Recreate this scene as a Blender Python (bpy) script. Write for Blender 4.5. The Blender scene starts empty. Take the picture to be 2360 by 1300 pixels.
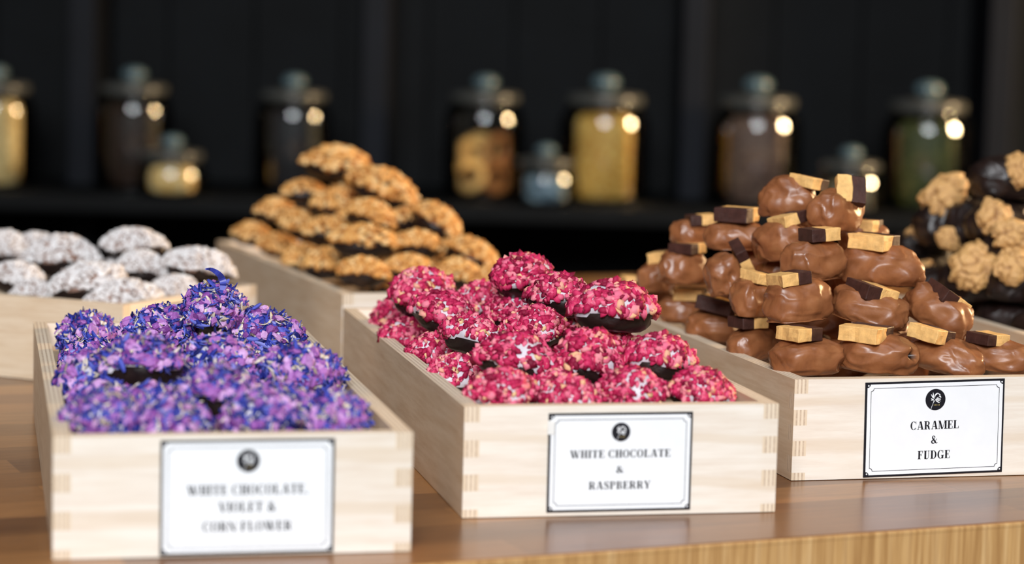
import bpy, bmesh, math, random
import numpy as np
from mathutils import Vector, Matrix, Euler, noise

scene = bpy.context.scene
COL = scene.collection
R = math.radians

# ---------------------------------------------------------------- camera
CAM_Z = 0.25772
cam_data = bpy.data.cameras.new('camera')
cam = bpy.data.objects.new('camera', cam_data)
COL.objects.link(cam)
cam_data.sensor_width = 36.0
cam_data.lens = 82.68
cam_data.clip_start = 0.05
cam_data.clip_end = 60
_p, _r = 0.10508, 0.02505
_cp, _sp, _c, _s = math.cos(_p), math.sin(_p), math.cos(_r), math.sin(_r)
_right0, _down0, _fwd = Vector((1, 0, 0)), Vector((0, -_sp, -_cp)), Vector((0, _cp, -_sp))
_right = _c * _right0 - _s * _down0
_down = _s * _right0 + _c * _down0
_m = Matrix((_right, -_down, -_fwd)).transposed().to_4x4()
_m.translation = Vector((0, 0, CAM_Z))
cam.matrix_world = _m
cam_data.dof.use_dof = True
cam_data.dof.focus_distance = 1.415
cam_data.dof.aperture_fstop = 4.9
scene.camera = cam

# ---------------------------------------------------------------- view, world, lights
scene.view_settings.view_transform = 'Standard'
scene.view_settings.look = 'None'
scene.view_settings.gamma = 1.0
scene.view_settings.use_curve_mapping = False
scene.view_settings.exposure = 0.0

world = bpy.data.worlds.new('room_air')
scene.world = world
world.use_nodes = True
world.node_tree.nodes['Background'].inputs['Color'].default_value = (1.0, 0.76, 0.54, 1)
world.node_tree.nodes['Background'].inputs['Strength'].default_value = 0.055


def area(name, loc, target, sx, sy, power, color):
    d = bpy.data.lights.new(name, 'AREA')
    d.shape = 'RECTANGLE'
    d.size, d.size_y, d.energy, d.color = sx, sy, power, color
    o = bpy.data.objects.new(name, d)
    COL.objects.link(o)
    o.location = loc
    o.rotation_euler = (Vector(target) - Vector(loc)).to_track_quat('-Z', 'Y').to_euler()
    return o


area('shop_window_light', (-0.1, -3.2, 2.35), (0, 1.6, 0.05), 2.3, 1.7, 335, (0.93, 0.965, 1.0))
area('skylight', (0.1, 0.9, 2.6), (0.0, 1.7, 0.0), 1.6, 1.2, 16, (0.95, 0.97, 1.0))
area('evening_sun_light', (2.8, 2.9, 0.85), (0.3, 2.2, 0.08), 0.5, 0.5, 105, (1.0, 0.66, 0.33))
area('jar_fill_light', (2.35, 3.05, 0.62), (0.0, 3.66, 0.08), 0.50, 0.50, 46, (1.0, 0.70, 0.38))  # added warm light that brightens the jar contents and gives them highlights

# ---------------------------------------------------------------- placement
# tray corner x, y and rotation about z (radians)
TRAYS = {'caramel': (0.16724, 1.36507, 0.25471),
 'hazelnut': (-0.12665, 1.75275, 0.33933),
 'raspberry': (-0.02347, 1.23372, 0.21891),
 'violet': (-0.21786, 1.11149, 0.22281),
 'walnut': (0.40368, 1.4109, 0.243),
 'white': (-0.27387, 1.64856, 1.11823)}
# sweets: x, y, z of the centre, length, height, yaw, roll, pitch (degrees), label [, topping: x, y, z, width, yaw, roll, pitch]
VIOLET = [
    (-0.2666, 1.4747, 0.061, 0.0365, 0.0284, 20, 0, 10, 'violet and cornflower bite in back left corner of its tray'),
    (-0.2144, 1.4199, 0.0728, 0.0443, 0.0252, 15, -8, 8, 'petal-covered bite just left of the tallest violet and cornflower bite'),
    (-0.182, 1.4272, 0.0861, 0.0439, 0.0274, 70, 0, 5, 'topmost violet and cornflower bite, with one long curled blue petal'),
    (-0.1538, 1.4336, 0.071, 0.0489, 0.0241, -15, 8, 8, 'petal-covered bite at back right, just right of the tallest violet bite'),
    (-0.1998, 1.2694, 0.0736, 0.0461, 0.0266, 10, 0, -6, 'large violet bite left of centre, raised over a black gap'),
    (-0.1646, 1.3184, 0.0688, 0.0439, 0.0258, -20, 5, 10, 'violet bite in mid pile, directly in front of the topmost one'),
    (-0.1147, 1.2887, 0.0687, 0.0456, 0.0263, 10, 6, 0, 'petal-covered bite resting high along the right wall of the violet tray'),
    (-0.2301, 1.283, 0.0613, 0.0414, 0.0298, 60, 0, 8, 'violet bite halfway along the left wall of its tray'),
    (-0.2034, 1.166, 0.0622, 0.036, 0.0225, 10, 0, 10, "violet bite in the front left corner, behind the card's left end"),
    (-0.1676, 1.1598, 0.0588, 0.036, 0.0225, 0, 0, 10, 'low blue petal-covered bite behind the front wall, under the black gap'),
    (-0.152, 1.2136, 0.0678, 0.0416, 0.0259, -10, 0, -4, 'violet bite with white chocolate lip, front centre, right of the black gap'),
    (-0.1259, 1.1785, 0.0621, 0.036, 0.0225, 5, -4, 8, 'violet bite second from right in the front row of its tray'),
    (-0.0891, 1.1868, 0.0612, 0.036, 0.0225, -5, 4, 8, 'violet bite in the front right corner of its tray'),
]
RASPBERRY = [
    (0.0068, 1.4863, 0.1045, 0.046, 0.0259, 60, -5, -4, 'highest raspberry bite, at the back of the pile, dark base showing lower left'),
    (0.0295, 1.435, 0.0985, 0.0416, 0.0249, -10, 5, -8, 'raspberry bite just right of and in front of the highest one'),
    (0.0599, 1.3752, 0.0993, 0.0513, 0.0274, 12, 2, -8, 'large raspberry bite at upper right of pile, overhanging a black shadow'),
    (-0.059, 1.5332, 0.0882, 0.0461, 0.0287, 55, 0, 5, "raspberry bite at the pile's left peak, beside the pale tray behind"),
    (-0.0427, 1.4702, 0.0818, 0.0437, 0.0248, -20, 18, -4, 'long raspberry bite sloping right, in front of the left peak'),
    (-0.0196, 1.5317, 0.0842, 0.036, 0.0225, 0, 0, 8, 'small raspberry bite seen between the left peak and the highest bite'),
    (0.001, 1.485, 0.0831, 0.036, 0.0225, 10, 0, 8, 'raspberry bite directly below the highest one, mostly covered'),
    (-0.0786, 1.5903, 0.0627, 0.0393, 0.0239, 70, 0, 8, 'raspberry bite farthest back along the left wall of its tray'),
    (-0.0676, 1.521, 0.06, 0.036, 0.0225, 20, 8, 0, 'raspberry bite second from the back along the left wall'),
    (-0.0233, 1.4079, 0.0765, 0.0368, 0.0229, -12, 12, -10, 'raspberry bite left of centre with its dark base bared to the left'),
    (0.0151, 1.4113, 0.0823, 0.0378, 0.0225, 0, 0, 10, 'raspberry bite in the middle of pile, behind the two largest front ones'),
    (-0.0474, 1.4487, 0.0598, 0.036, 0.0225, 30, 4, 6, 'raspberry bite halfway along the left wall of its tray'),
    (0.0041, 1.33, 0.0732, 0.0495, 0.0255, -12, 10, -10, 'large tilted raspberry bite above the front row, long dark base showing'),
    (0.0451, 1.3361, 0.0749, 0.0442, 0.0281, 70, 4, 2, 'upright raspberry bite between the two bites that show dark bases in front'),
    (0.086, 1.3349, 0.0754, 0.0402, 0.0256, 10, 5, -12, 'raspberry bite propped against the right wall over a dark base'),
    (-0.0313, 1.3703, 0.0575, 0.036, 0.0225, 30, 0, 6, 'raspberry bite with bare white chocolate patch at the left wall'),
    (-0.0033, 1.2751, 0.0629, 0.038, 0.0225, 5, 0, 10, 'leftmost raspberry bite in the front row of its tray'),
    (0.0322, 1.2809, 0.0593, 0.036, 0.0225, 0, 0, 10, 'lowest raspberry bite, second from left in the front row'),
    (0.0676, 1.2909, 0.063, 0.0385, 0.0225, -5, 0, 10, 'raspberry bite second from right in the front row'),
    (0.1069, 1.3006, 0.0625, 0.036, 0.0225, 10, 5, 8, 'raspberry bite in the front right corner of its tray'),
]
HAZELNUT = [
    (-0.1515, 1.9932, 0.1443, 0.0594, 0.0234, 10, 4, -2, 'upper left of the two crowning hazelnut bites'),
    (-0.1106, 1.9599, 0.1269, 0.06, 0.0265, 0, 22, -8, 'large hazelnut bite on the crown, sloping right with dark underside'),
    (-0.1803, 2.0201, 0.1179, 0.036, 0.019, 20, 0, -6, 'hazelnut bite just below the upper left crown bite'),
    (-0.1551, 1.976, 0.1116, 0.036, 0.0203, 50, 0, 4, 'small hazelnut bite tucked under the two crowning ones'),
    (-0.1175, 1.915, 0.1073, 0.0442, 0.0216, -20, 16, 0, 'hazelnut bite right under the large crown bite'),
    (-0.0646, 1.9337, 0.1025, 0.0431, 0.0255, -20, 28, -8, 'hazelnut bite right of crown, tilted right over a dark base'),
    (-0.2078, 2.0423, 0.0994, 0.036, 0.019, 10, 0, 0, 'hazelnut bite at the upper left edge of pile'),
    (-0.184, 1.987, 0.0938, 0.0379, 0.0204, -30, 14, 2, 'hazelnut bite leaning right of the upper left edge one'),
    (-0.1519, 1.9135, 0.0948, 0.0366, 0.0195, 20, 0, 0, 'hazelnut bite at the centre left of the third layer'),
    (-0.1173, 1.8515, 0.0912, 0.052, 0.0208, 0, 2, -8, 'widest hazelnut bite of second layer, dark base over a black gap'),
    (-0.0757, 1.8662, 0.0885, 0.0384, 0.021, 10, 4, -6, 'hazelnut bite second from right in the second layer'),
    (-0.0331, 1.8706, 0.0816, 0.0425, 0.0231, -15, 22, -8, 'hazelnut bite at the right end of second layer, tilted right'),
    (-0.2328, 2.0864, 0.0742, 0.036, 0.019, 0, 6, 0, "hazelnut bite farthest back at the tray's left wall"),
    (-0.2051, 2.0432, 0.069, 0.036, 0.019, 20, 8, 0, 'hazelnut bite second from back along the left wall'),
    (-0.1752, 1.9636, 0.0667, 0.036, 0.0201, 50, 0, 4, 'hazelnut bite halfway along the left wall of its tray'),
    (-0.1538, 1.9023, 0.0685, 0.0386, 0.0229, 60, 0, 4, 'hazelnut bite third from the front along the left wall'),
    (-0.1147, 1.7951, 0.0729, 0.0399, 0.02, 0, 3, -4, 'hazelnut bite at the front left corner of its tray'),
    (-0.0807, 1.822, 0.0747, 0.036, 0.019, 10, 0, 4, 'small hazelnut bite in the front row, behind the gap'),
    (-0.0426, 1.8301, 0.0708, 0.036, 0.0205, -20, 8, 4, "front row hazelnut bite behind the highest raspberry bite's left"),
    (-0.0177, 1.8336, 0.0646, 0.036, 0.019, 20, 0, 4, 'rightmost hazelnut bite, mostly behind the highest raspberry bite'),
]
WHITE = [
    (-0.4032, 1.86, 0.0784, 0.0444, 0.0251, -10, 6, 4, 'white dusted bite cut by the left edge of the photo, upper one'),
    (-0.3477, 1.81, 0.0776, 0.06, 0.0271, 5, 0, -4, 'large white dusted bite at the upper left of its pile'),
    (-0.294, 1.82, 0.0875, 0.05, 0.0225, 0, 0, -8, 'highest white dusted bite, at the back'),
    (-0.2399, 1.775, 0.0764, 0.0531, 0.0252, 0, 4, -6, "rightmost white dusted bite, overhanging the tray's right end"),
    (-0.3751, 1.77, 0.0649, 0.0437, 0.0225, -10, 6, -6, 'white dusted bite at the left edge, over a dark base'),
    (-0.3112, 1.72, 0.0678, 0.0573, 0.0257, 10, -10, -4, 'long white dusted bite in front, rising to the right'),
    (-0.2809, 1.77, 0.0749, 0.043, 0.0225, -10, 4, -4, 'white dusted bite in the middle, below the highest one'),
    (-0.3558, 1.74, 0.0548, 0.036, 0.0225, 0, 0, 8, 'low white dusted bite just showing over the left long wall'),
    (-0.283, 1.705, 0.0587, 0.0535, 0.0225, 10, -6, 10, "lowest white dusted bite, right behind the tray's near corner"),
    (-0.2517, 1.74, 0.062, 0.036, 0.0225, 10, -4, 8, 'low white dusted bite behind the top of the small card'),
    (-0.3818, 1.87, 0.0795, 0.036, 0.0225, 0, 0, 0, 'barely visible white dusted bite behind the two upper left ones'),
]
CARAMEL = [
    (0.1803, 1.4119, 0.0668, 0.0456, 0.0245, 15, 0, 2, 'leftmost milk chocolate date in the front row, cream-and-dark fudge on top', (0.1742, 1.4099, 0.0823, 0.0276, 38, 0, 0)),
    (0.223, 1.4168, 0.0683, 0.0502, 0.0256, -12, 3, 0, 'front row milk chocolate date with a small round hole, second from left', (0.2153, 1.4148, 0.0827, 0.034, 57, 2, 0)),
    (0.2668, 1.4282, 0.0668, 0.0467, 0.0232, -35, 8, 0, "milk chocolate date above the card's upper right corner, glossy right side", (0.2568, 1.4262, 0.0818, 0.0295, 48, 12, 0)),
    (0.302, 1.4415, 0.0658, 0.0417, 0.0218, -20, 5, 0, 'rightmost milk chocolate date in the front row, dark fudge end leftward', (0.2941, 1.4395, 0.0783, 0.0255, 215, 3, 0)),
    (0.154, 1.4908, 0.0631, 0.0377, 0.0231, 40, 0, 0, 'shaded milk chocolate date against the left wall, just behind the front row', (0.1511, 1.4888, 0.0789, 0.0237, 205, -2, 0)),
    (0.1753, 1.4374, 0.0971, 0.0443, 0.0286, 20, -4, 0, 'milk chocolate date with a torn dark hole, above the leftmost front one', (0.1697, 1.4354, 0.1127, 0.0271, 25, -8, 0)),
    (0.2228, 1.4539, 0.0926, 0.0497, 0.0258, -15, 14, 0, 'swirled two-tone brown date in second layer, fudge tipped to the right', (0.2231, 1.4519, 0.1042, 0.0322, 208, 14, 0)),
    (0.2671, 1.4655, 0.0902, 0.0467, 0.0297, -25, 28, 0, 'date sliding down the right side of pile, fudge tipped steeply right', (0.2728, 1.4635, 0.1004, 0.0297, 207, 34, 0)),
    (0.1541, 1.4908, 0.0932, 0.0365, 0.0286, 60, 0, 0, 'date half hidden behind the one with a torn dark hole', (0.1578, 1.4888, 0.1074, 0.0231, 35, 10, 0)),
    (0.1353, 1.5737, 0.064, 0.0384, 0.0226, -5, 6, 0, 'left wall date topped by a long dark fudge slab facing front', (0.1393, 1.5717, 0.0796, 0.0325, 248, 12, 0)),
    (0.1197, 1.6368, 0.0673, 0.034, 0.021, 10, 0, 0, 'low date at the left wall with only pale fudge showing', (0.1246, 1.6348, 0.0799, 0.0242, 75, 0, 0)),
    (0.1891, 1.4689, 0.1196, 0.0411, 0.0282, 30, 0, 0, 'lumpy date in centre of pile with dark-left fudge on top', (0.1914, 1.4669, 0.1379, 0.0249, 200, -4, 0)),
    (0.2343, 1.4859, 0.1158, 0.0518, 0.0296, -8, 2, 0, 'large shiny date at right of third layer under a long pale fudge face', (0.2284, 1.4839, 0.1327, 0.0334, 56, 2, 0)),
    (0.1398, 1.5336, 0.1029, 0.0371, 0.03, 70, -15, 0, 'upright date left of centre with dark fudge standing on its edge', (0.1499, 1.5316, 0.1165, 0.017, 205, 62, 0)),
    (0.118, 1.6106, 0.0992, 0.0361, 0.0267, 20, 0, 0, 'date second from the left edge of pile, dark fudge slab on top', (0.1197, 1.6086, 0.1145, 0.025, 232, -2, 0)),
    (0.1026, 1.6686, 0.0874, 0.034, 0.0259, 60, 0, 0, 'date at far left edge of pile, mostly behind its neighbour', (0.1082, 1.6666, 0.1033, 0.0154, 60, -10, 0)),
    (0.1017, 1.6994, 0.0722, 0.034, 0.021, 20, 0, 0, 'lowest date at the back left of its tray', None),
    (0.1734, 1.5113, 0.1275, 0.0393, 0.0273, -30, -14, 0, 'date in upper middle under upward tilted fudge, below the two top ones', (0.1765, 1.5093, 0.1434, 0.0251, 30, -16, 0)),
    (0.1477, 1.5666, 0.1265, 0.04, 0.0231, -5, 0, 0, 'smooth long date at upper left carrying a wide dark fudge slab', (0.1487, 1.5646, 0.1418, 0.0312, 243, 0, 0)),
    (0.1259, 1.623, 0.123, 0.034, 0.021, 20, 0, 0, 'date at the upper left edge of pile, left of the smooth long one', (0.1296, 1.621, 0.1334, 0.0186, 190, -4, 0)),
    (0.1785, 1.5333, 0.1541, 0.0368, 0.0283, -15, -4, 0, 'left one of the two dates at the peak of the pile', (0.1917, 1.5313, 0.1665, 0.0255, 48, 10, 0)),
    (0.2063, 1.5044, 0.1485, 0.0389, 0.03, 35, 8, 0, 'right one of the two peak dates, fudge leaning with both colours forward', (0.2149, 1.5024, 0.1633, 0.0189, 8, 14, 58)),
    (0.2327, 1.5578, 0.1289, 0.034, 0.0241, 30, 0, 0, 'date behind the right side of peak, only its pale fudge peeking out', (0.2327, 1.5558, 0.1371, 0.0132, 60, 0, 0)),
    (0.0934, 1.7437, 0.0664, 0.034, 0.021, 0, 0, 0, 'smallest looking date at the far back left corner of the tray', (0.0917, 1.7417, 0.077, 0.0161, 10, 0, 0)),
]
WALNUT = [
    (0.3299, 1.8, 0.1247, 0.0415, 0.0315, 10, -30, 0, 'dark date at upper left carrying a tall tilted walnut half', (0.3289, 1.794, 0.1441, 0.0372, -40, 40)),
    (0.3648, 1.74, 0.1583, 0.0514, 0.0337, 10, 0, 0, "topmost dark date, its walnut cut off by the photo's right edge", (0.3687, 1.724, 0.1671, 0.0276, -60, 50)),
    (0.3466, 1.78, 0.1185, 0.0345, 0.0411, 70, -10, 0, 'upright smooth dark date with a walnut seen edge on at left', (0.3282, 1.764, 0.1128, 0.0197, -70, 80)),
    (0.3572, 1.73, 0.1261, 0.0415, 0.0303, 0, 0, 0, 'dark date under the pointed walnut just right of the upright one', (0.3511, 1.714, 0.1336, 0.0275, -10, 70)),
    (0.3681, 1.71, 0.1105, 0.0442, 0.0315, 0, 0, 0, "dark date under the walnut touching the photo's right edge, middle", (0.3611, 1.694, 0.1213, 0.029, 15, 70)),
    (0.3399, 1.72, 0.0849, 0.0476, 0.0317, 0, 0, 0, 'front dark date with the largest lobed walnut half', (0.3368, 1.704, 0.0986, 0.0374, -8, 62)),
    (0.3672, 1.7, 0.0861, 0.0439, 0.0314, 0, 0, 0, 'dark date right of the largest lobed walnut, at the right edge', (0.3597, 1.684, 0.1011, 0.0289, 20, 66)),
    (0.3229, 1.85, 0.0976, 0.0324, 0.0212, 10, 0, 0, 'dark date at far left of walnut pile, nut on top', (0.317, 1.844, 0.1083, 0.0205, -10, 25)),
    (0.3254, 1.83, 0.078, 0.027, 0.0236, 60, 0, 0, 'dark date low at left behind the large shiny caramel date', (0.3197, 1.814, 0.0846, 0.0155, 0, 70)),
    (0.3294, 1.79, 0.0712, 0.0363, 0.0248, 0, 0, 0, 'low dark date with a flat walnut just above the tipped dark fudge', (0.3267, 1.784, 0.0791, 0.0178, 0, 20)),
]


# ---------------------------------------------------------------- helpers
def lin(c):
    out = []
    for v in c:
        v /= 255.0
        out.append(v / 12.92 if v <= 0.04045 else ((v + 0.055) / 1.055) ** 2.4)
    return tuple(out) + (1.0,)


class NT:
    """a tiny node-tree writer"""

    def __init__(self, name, rough=0.5, spec=0.5):
        self.m = bpy.data.materials.new(name)
        self.m.use_nodes = True
        self.t = self.m.node_tree
        self.b = self.t.nodes['Principled BSDF']
        self.b.inputs['Roughness'].default_value = rough
        self.b.inputs['Specular IOR Level'].default_value = spec
        self.out = self.t.nodes['Material Output']

    def n(self, kind, **kw):
        nd = self.t.nodes.new(kind)
        for k, v in kw.items():
            setattr(nd, k, v)
        return nd

    def l(self, a, b):
        self.t.links.new(a, b)

    def coords(self, scale=(1, 1, 1), rot=(0, 0, 0), kind='Object'):
        tc, mp = self.n('ShaderNodeTexCoord'), self.n('ShaderNodeMapping')
        mp.inputs['Scale'].default_value = scale
        mp.inputs['Rotation'].default_value = rot
        self.l(tc.outputs[kind], mp.inputs['Vector'])
        return mp.outputs['Vector']

    def noise(self, vec, scale, detail=4, rough=0.6, dist=0.0):
        nd = self.n('ShaderNodeTexNoise')
        nd.inputs['Scale'].default_value = scale
        nd.inputs['Detail'].default_value = detail
        nd.inputs['Roughness'].default_value = rough
        nd.inputs['Distortion'].default_value = dist
        if vec is not None:
            self.l(vec, nd.inputs['Vector'])
        return nd.outputs['Fac']

    def ramp(self, fac, stops, interp='LINEAR'):
        nd = self.n('ShaderNodeValToRGB')
        cr = nd.color_ramp
        cr.interpolation = interp
        while len(cr.elements) < len(stops):
            cr.elements.new(0.5)
        for e, (p, c) in zip(cr.elements, stops):
            e.position = p
            e.color = c
        self.l(fac, nd.inputs['Fac'])
        return nd.outputs['Color']

    def mix(self, fac, a, b, blend='MIX'):
        nd = self.n('ShaderNodeMix', data_type='RGBA', blend_type=blend)
        for sock, v in ((nd.inputs[0], fac), (nd.inputs[6], a), (nd.inputs[7], b)):
            if isinstance(v, (int, float)):
                sock.default_value = v
            elif isinstance(v, tuple):
                sock.default_value = v
            else:
                self.l(v, sock)
        return nd.outputs[2]

    def bump(self, h, strength=0.3, dist=0.001):
        nd = self.n('ShaderNodeBump')
        nd.inputs['Strength'].default_value = strength
        nd.inputs['Distance'].default_value = dist
        self.l(h, nd.inputs['Height'])
        self.l(nd.outputs['Normal'], self.b.inputs['Normal'])

    def color(self, c):
        if isinstance(c, tuple):
            self.b.inputs['Base Color'].default_value = c
        else:
            self.l(c, self.b.inputs['Base Color'])
        return self.m

    def island(self):
        return self.n('ShaderNodeNewGeometry').outputs['Random Per Island']

    def objrand(self):
        return self.n('ShaderNodeObjectInfo').outputs['Random']


def solid(name, rgb, rough=0.5, spec=0.5, var=0.12, scale=60, bump=0.0, bscale=400, bdist=0.0005):
    t = NT(name, rough, spec)
    v = t.coords()
    f = t.noise(v, scale)
    lo = tuple(max(0, x * (1 - var)) for x in rgb)
    hi = tuple(min(255, x * (1 + var)) for x in rgb)
    t.color(t.ramp(f, [(0.3, lin(lo)), (0.7, lin(hi))]))
    if bump:
        t.bump(t.noise(v, bscale, 3), bump, bdist)
    return t.m


# ---------------------------------------------------------------- materials
def birch(name, axis):
    t = NT(name, 0.5, 0.35)
    sc = {'x': (5, 60, 60), 'y': (60, 5, 60), 'z': (60, 60, 5)}[axis]
    oi = t.n('ShaderNodeObjectInfo')
    tc = t.n('ShaderNodeTexCoord')
    add = t.n('ShaderNodeVectorMath', operation='ADD')
    mul = t.n('ShaderNodeVectorMath', operation='SCALE')
    mul.inputs[0].default_value = (3.1, 5.3, 7.7)
    t.l(oi.outputs['Random'], mul.inputs['Scale'])
    t.l(tc.outputs['Object'], add.inputs[0])
    t.l(mul.outputs[0], add.inputs[1])
    mp = t.n('ShaderNodeMapping')
    mp.inputs['Scale'].default_value = sc
    t.l(add.outputs[0], mp.inputs['Vector'])
    fine = t.noise(mp.outputs[0], 4.0, 5, 0.65)
    mp2 = t.n('ShaderNodeMapping')
    mp2.inputs['Scale'].default_value = tuple(x ** 0.6 for x in sc)
    t.l(add.outputs[0], mp2.inputs['Vector'])
    w = t.n('ShaderNodeTexWave', wave_type='RINGS', rings_direction='Y' if axis == 'x' else 'X')
    w.inputs['Scale'].default_value = 1.1
    w.inputs['Distortion'].default_value = 6.0
    w.inputs['Detail'].default_value = 3.0
    w.inputs['Detail Scale'].default_value = 0.7
    t.l(mp2.outputs[0], w.inputs['Vector'])
    big = t.noise(add.outputs[0], 14, 3)
    c1 = t.ramp(fine, [(0.25, lin((226, 211, 195))) if axis == 'x' else (0.25, lin((206, 178, 146))), (0.55, lin((237, 227, 214)) if axis == 'x' else lin((224, 203, 176))), (0.8, lin((243, 235, 225)) if axis == 'x' else lin((234, 216, 192)))])  # side panels browner: their shade and warm bounce put into the colour
    c2 = t.mix(t.ramp(w.outputs['Fac'], [(0.80, (0, 0, 0, 1)), (0.97, (0.35, 0.35, 0.35, 1))]), c1, lin((214, 190, 160)))
    c3 = t.mix(t.ramp(big, [(0.55, (0, 0, 0, 1)), (0.78, (0.22, 0.22, 0.22, 1))]), c2, lin((216, 188, 152)))
    t.color(c3)
    t.bump(fine, 0.12, 0.0004)
    return t.m


def ply(name, axis, thick):
    """edge of the birch ply: thin bands across the panel's thickness"""
    t = NT(name, 0.6, 0.3)
    tc, sp = t.n('ShaderNodeTexCoord'), t.n('ShaderNodeSeparateXYZ')
    t.l(tc.outputs['Object'], sp.inputs[0])
    m = t.n('ShaderNodeMath', operation='MULTIPLY')
    m.inputs[1].default_value = 1.0 / thick
    t.l(sp.outputs['X' if axis == 'x' else 'Y'], m.inputs[0])
    lt, dk, md = lin((236, 219, 196)), lin((176, 150, 128)), lin((224, 203, 176))
    bands = t.ramp(m.outputs[0], [(0.0, md), (0.17, dk), (0.29, lt), (0.45, dk), (0.57, lt), (0.73, dk), (0.85, md)], 'CONSTANT')
    f = t.noise(t.coords(), 420, 3)
    t.color(t.mix(t.ramp(f, [(0.35, (0.25, 0.25, 0.25, 1)), (0.7, (0.75, 0.75, 0.75, 1))]), bands, lin((226, 207, 182))))
    return t.m


def table_wood():
    t = NT('butcher_block_oak', 0.28, 0.5)
    v = t.coords((1, 1, 1))
    br = t.n('ShaderNodeTexBrick', offset=0.37)
    br.inputs['Scale'].default_value = 1.0
    br.inputs['Brick Width'].default_value = 0.31
    br.inputs['Row Height'].default_value = 0.041
    br.inputs['Mortar Size'].default_value = 0.0002
    br.inputs['Mortar'].default_value = lin((78, 48, 26))
    br.inputs['Color1'].default_value = lin((86, 50, 26))
    br.inputs['Color2'].default_value = lin((186, 130, 76))
    br.inputs['Bias'].default_value = 0.0
    wob = t.n('ShaderNodeVectorMath', operation='ADD')
    t.l(v, wob.inputs[0])
    t.l(wob.outputs[0], br.inputs['Vector'])
    g = t.noise(t.coords((9, 130, 60)), 1.0, 6, 0.7, 0.8)
    g2 = t.noise(t.coords((30, 900, 300)), 1.0, 3, 0.6)
    c = t.mix(0.30, br.outputs['Color'], t.ramp(g, [(0.3, lin((92, 56, 30))), (0.5, lin((140, 92, 50))), (0.72, lin((178, 124, 72)))]))
    c = t.mix(t.ramp(g2, [(0.35, (0.45, 0.45, 0.45, 1)), (0.55, (0, 0, 0, 1))]), c, lin((82, 50, 28)))
    t.color(c)
    t.bump(g2, 0.08, 0.0004)
    t.b.inputs['Coat Weight'].default_value = 0.10
    t.b.inputs['Coat Roughness'].default_value = 0.16
    return t.m


def apron_wood():
    t = NT('upright_grain_oak', 0.42, 0.4)
    g = t.noise(t.coords((130, 40, 5)), 1.0, 6, 0.7, 0.5)
    g2 = t.noise(t.coords((520, 100, 14)), 1.0, 3, 0.6)
    c = t.ramp(g, [(0.25, lin((150, 106, 60))), (0.5, lin((204, 160, 104))), (0.75, lin((222, 184, 132)))])
    t.color(t.mix(t.ramp(g2, [(0.35, (0.5, 0.5, 0.5, 1)), (0.6, (0, 0, 0, 1))]), c, lin((140, 92, 46))))
    return t.m


def chips(name, stops, rough=0.55, spec=0.3, bump=0.0):
    t = NT(name, rough, spec)
    t.color(t.ramp(t.island(), [(p, lin(c)) for p, c in stops]))
    if bump:
        t.bump(t.noise(t.coords(), 1500, 2), bump, 0.0005)
    return t.m


def milk_chocolate():
    t = NT('milk_chocolate', 0.36, 0.5)
    v = t.coords()
    f = t.noise(v, 55, 5, 0.6, 0.6)
    base = t.ramp(f, [(0.30, lin((116, 68, 40))), (0.52, lin((143, 89, 54))), (0.75, lin((161, 107, 69)))])
    at = t.n('ShaderNodeAttribute', attribute_name='pit')
    orr = t.objrand()
    base = t.mix(t.ramp(orr, [(0.0, (0, 0, 0, 1)), (0.7, (0, 0, 0, 1)), (1.0, (0.35, 0.35, 0.35, 1))]), base, lin((108, 66, 42)))
    t.color(t.mix(at.outputs['Fac'], base, lin((26, 14, 10))))
    t.bump(t.noise(v, 200, 3), 0.10, 0.0008)
    rr = t.ramp(t.noise(v, 90, 2), [(0.3, (0.27, 0.27, 0.27, 1)), (0.7, (0.45, 0.45, 0.45, 1))])
    t.l(rr, t.b.inputs['Roughness'])
    return t.m


def walnut_mat():
    t = NT('walnut_kernel', 0.34, 0.5)
    v = t.coords()
    f = t.noise(v, 160, 5, 0.65)
    at = t.n('ShaderNodeAttribute', attribute_name='crease')
    c = t.ramp(f, [(0.3, lin((178, 122, 64))), (0.52, lin((216, 166, 100))), (0.76, lin((244, 220, 178)))])
    t.color(t.mix(at.outputs['Fac'], c, lin((120, 72, 34))))
    t.bump(f, 0.35, 0.001)
    return t.m


def thin_glass(name, tint, rough=0.03):
    t = NT(name)
    tr, gl, fr, mx = t.n('ShaderNodeBsdfTransparent'), t.n('ShaderNodeBsdfGlossy'), t.n('ShaderNodeFresnel'), t.n('ShaderNodeMixShader')
    tr.inputs['Color'].default_value = tint
    gl.inputs['Roughness'].default_value = rough
    fr.inputs['IOR'].default_value = 1.5
    t.l(fr.outputs[0], mx.inputs[0])
    t.l(tr.outputs[0], mx.inputs[1])
    t.l(gl.outputs[0], mx.inputs[2])
    t.l(mx.outputs[0], t.out.inputs['Surface'])
    t.t.nodes.remove(t.b)
    return t.m


def grains(name, stops, scale=150):
    t = NT(name, 0.5, 0.4)
    v = t.n('ShaderNodeTexVoronoi')
    v.inputs['Scale'].default_value = scale
    t.l(t.coords(), v.inputs['Vector'])
    sp = t.n('ShaderNodeSeparateColor')
    t.l(v.outputs['Color'], sp.inputs[0])
    t.color(t.ramp(sp.outputs[0], [(p, lin(c)) for p, c in stops]))
    t.bump(v.outputs['Distance'], 0.6, 0.003)
    return t.m


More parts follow.
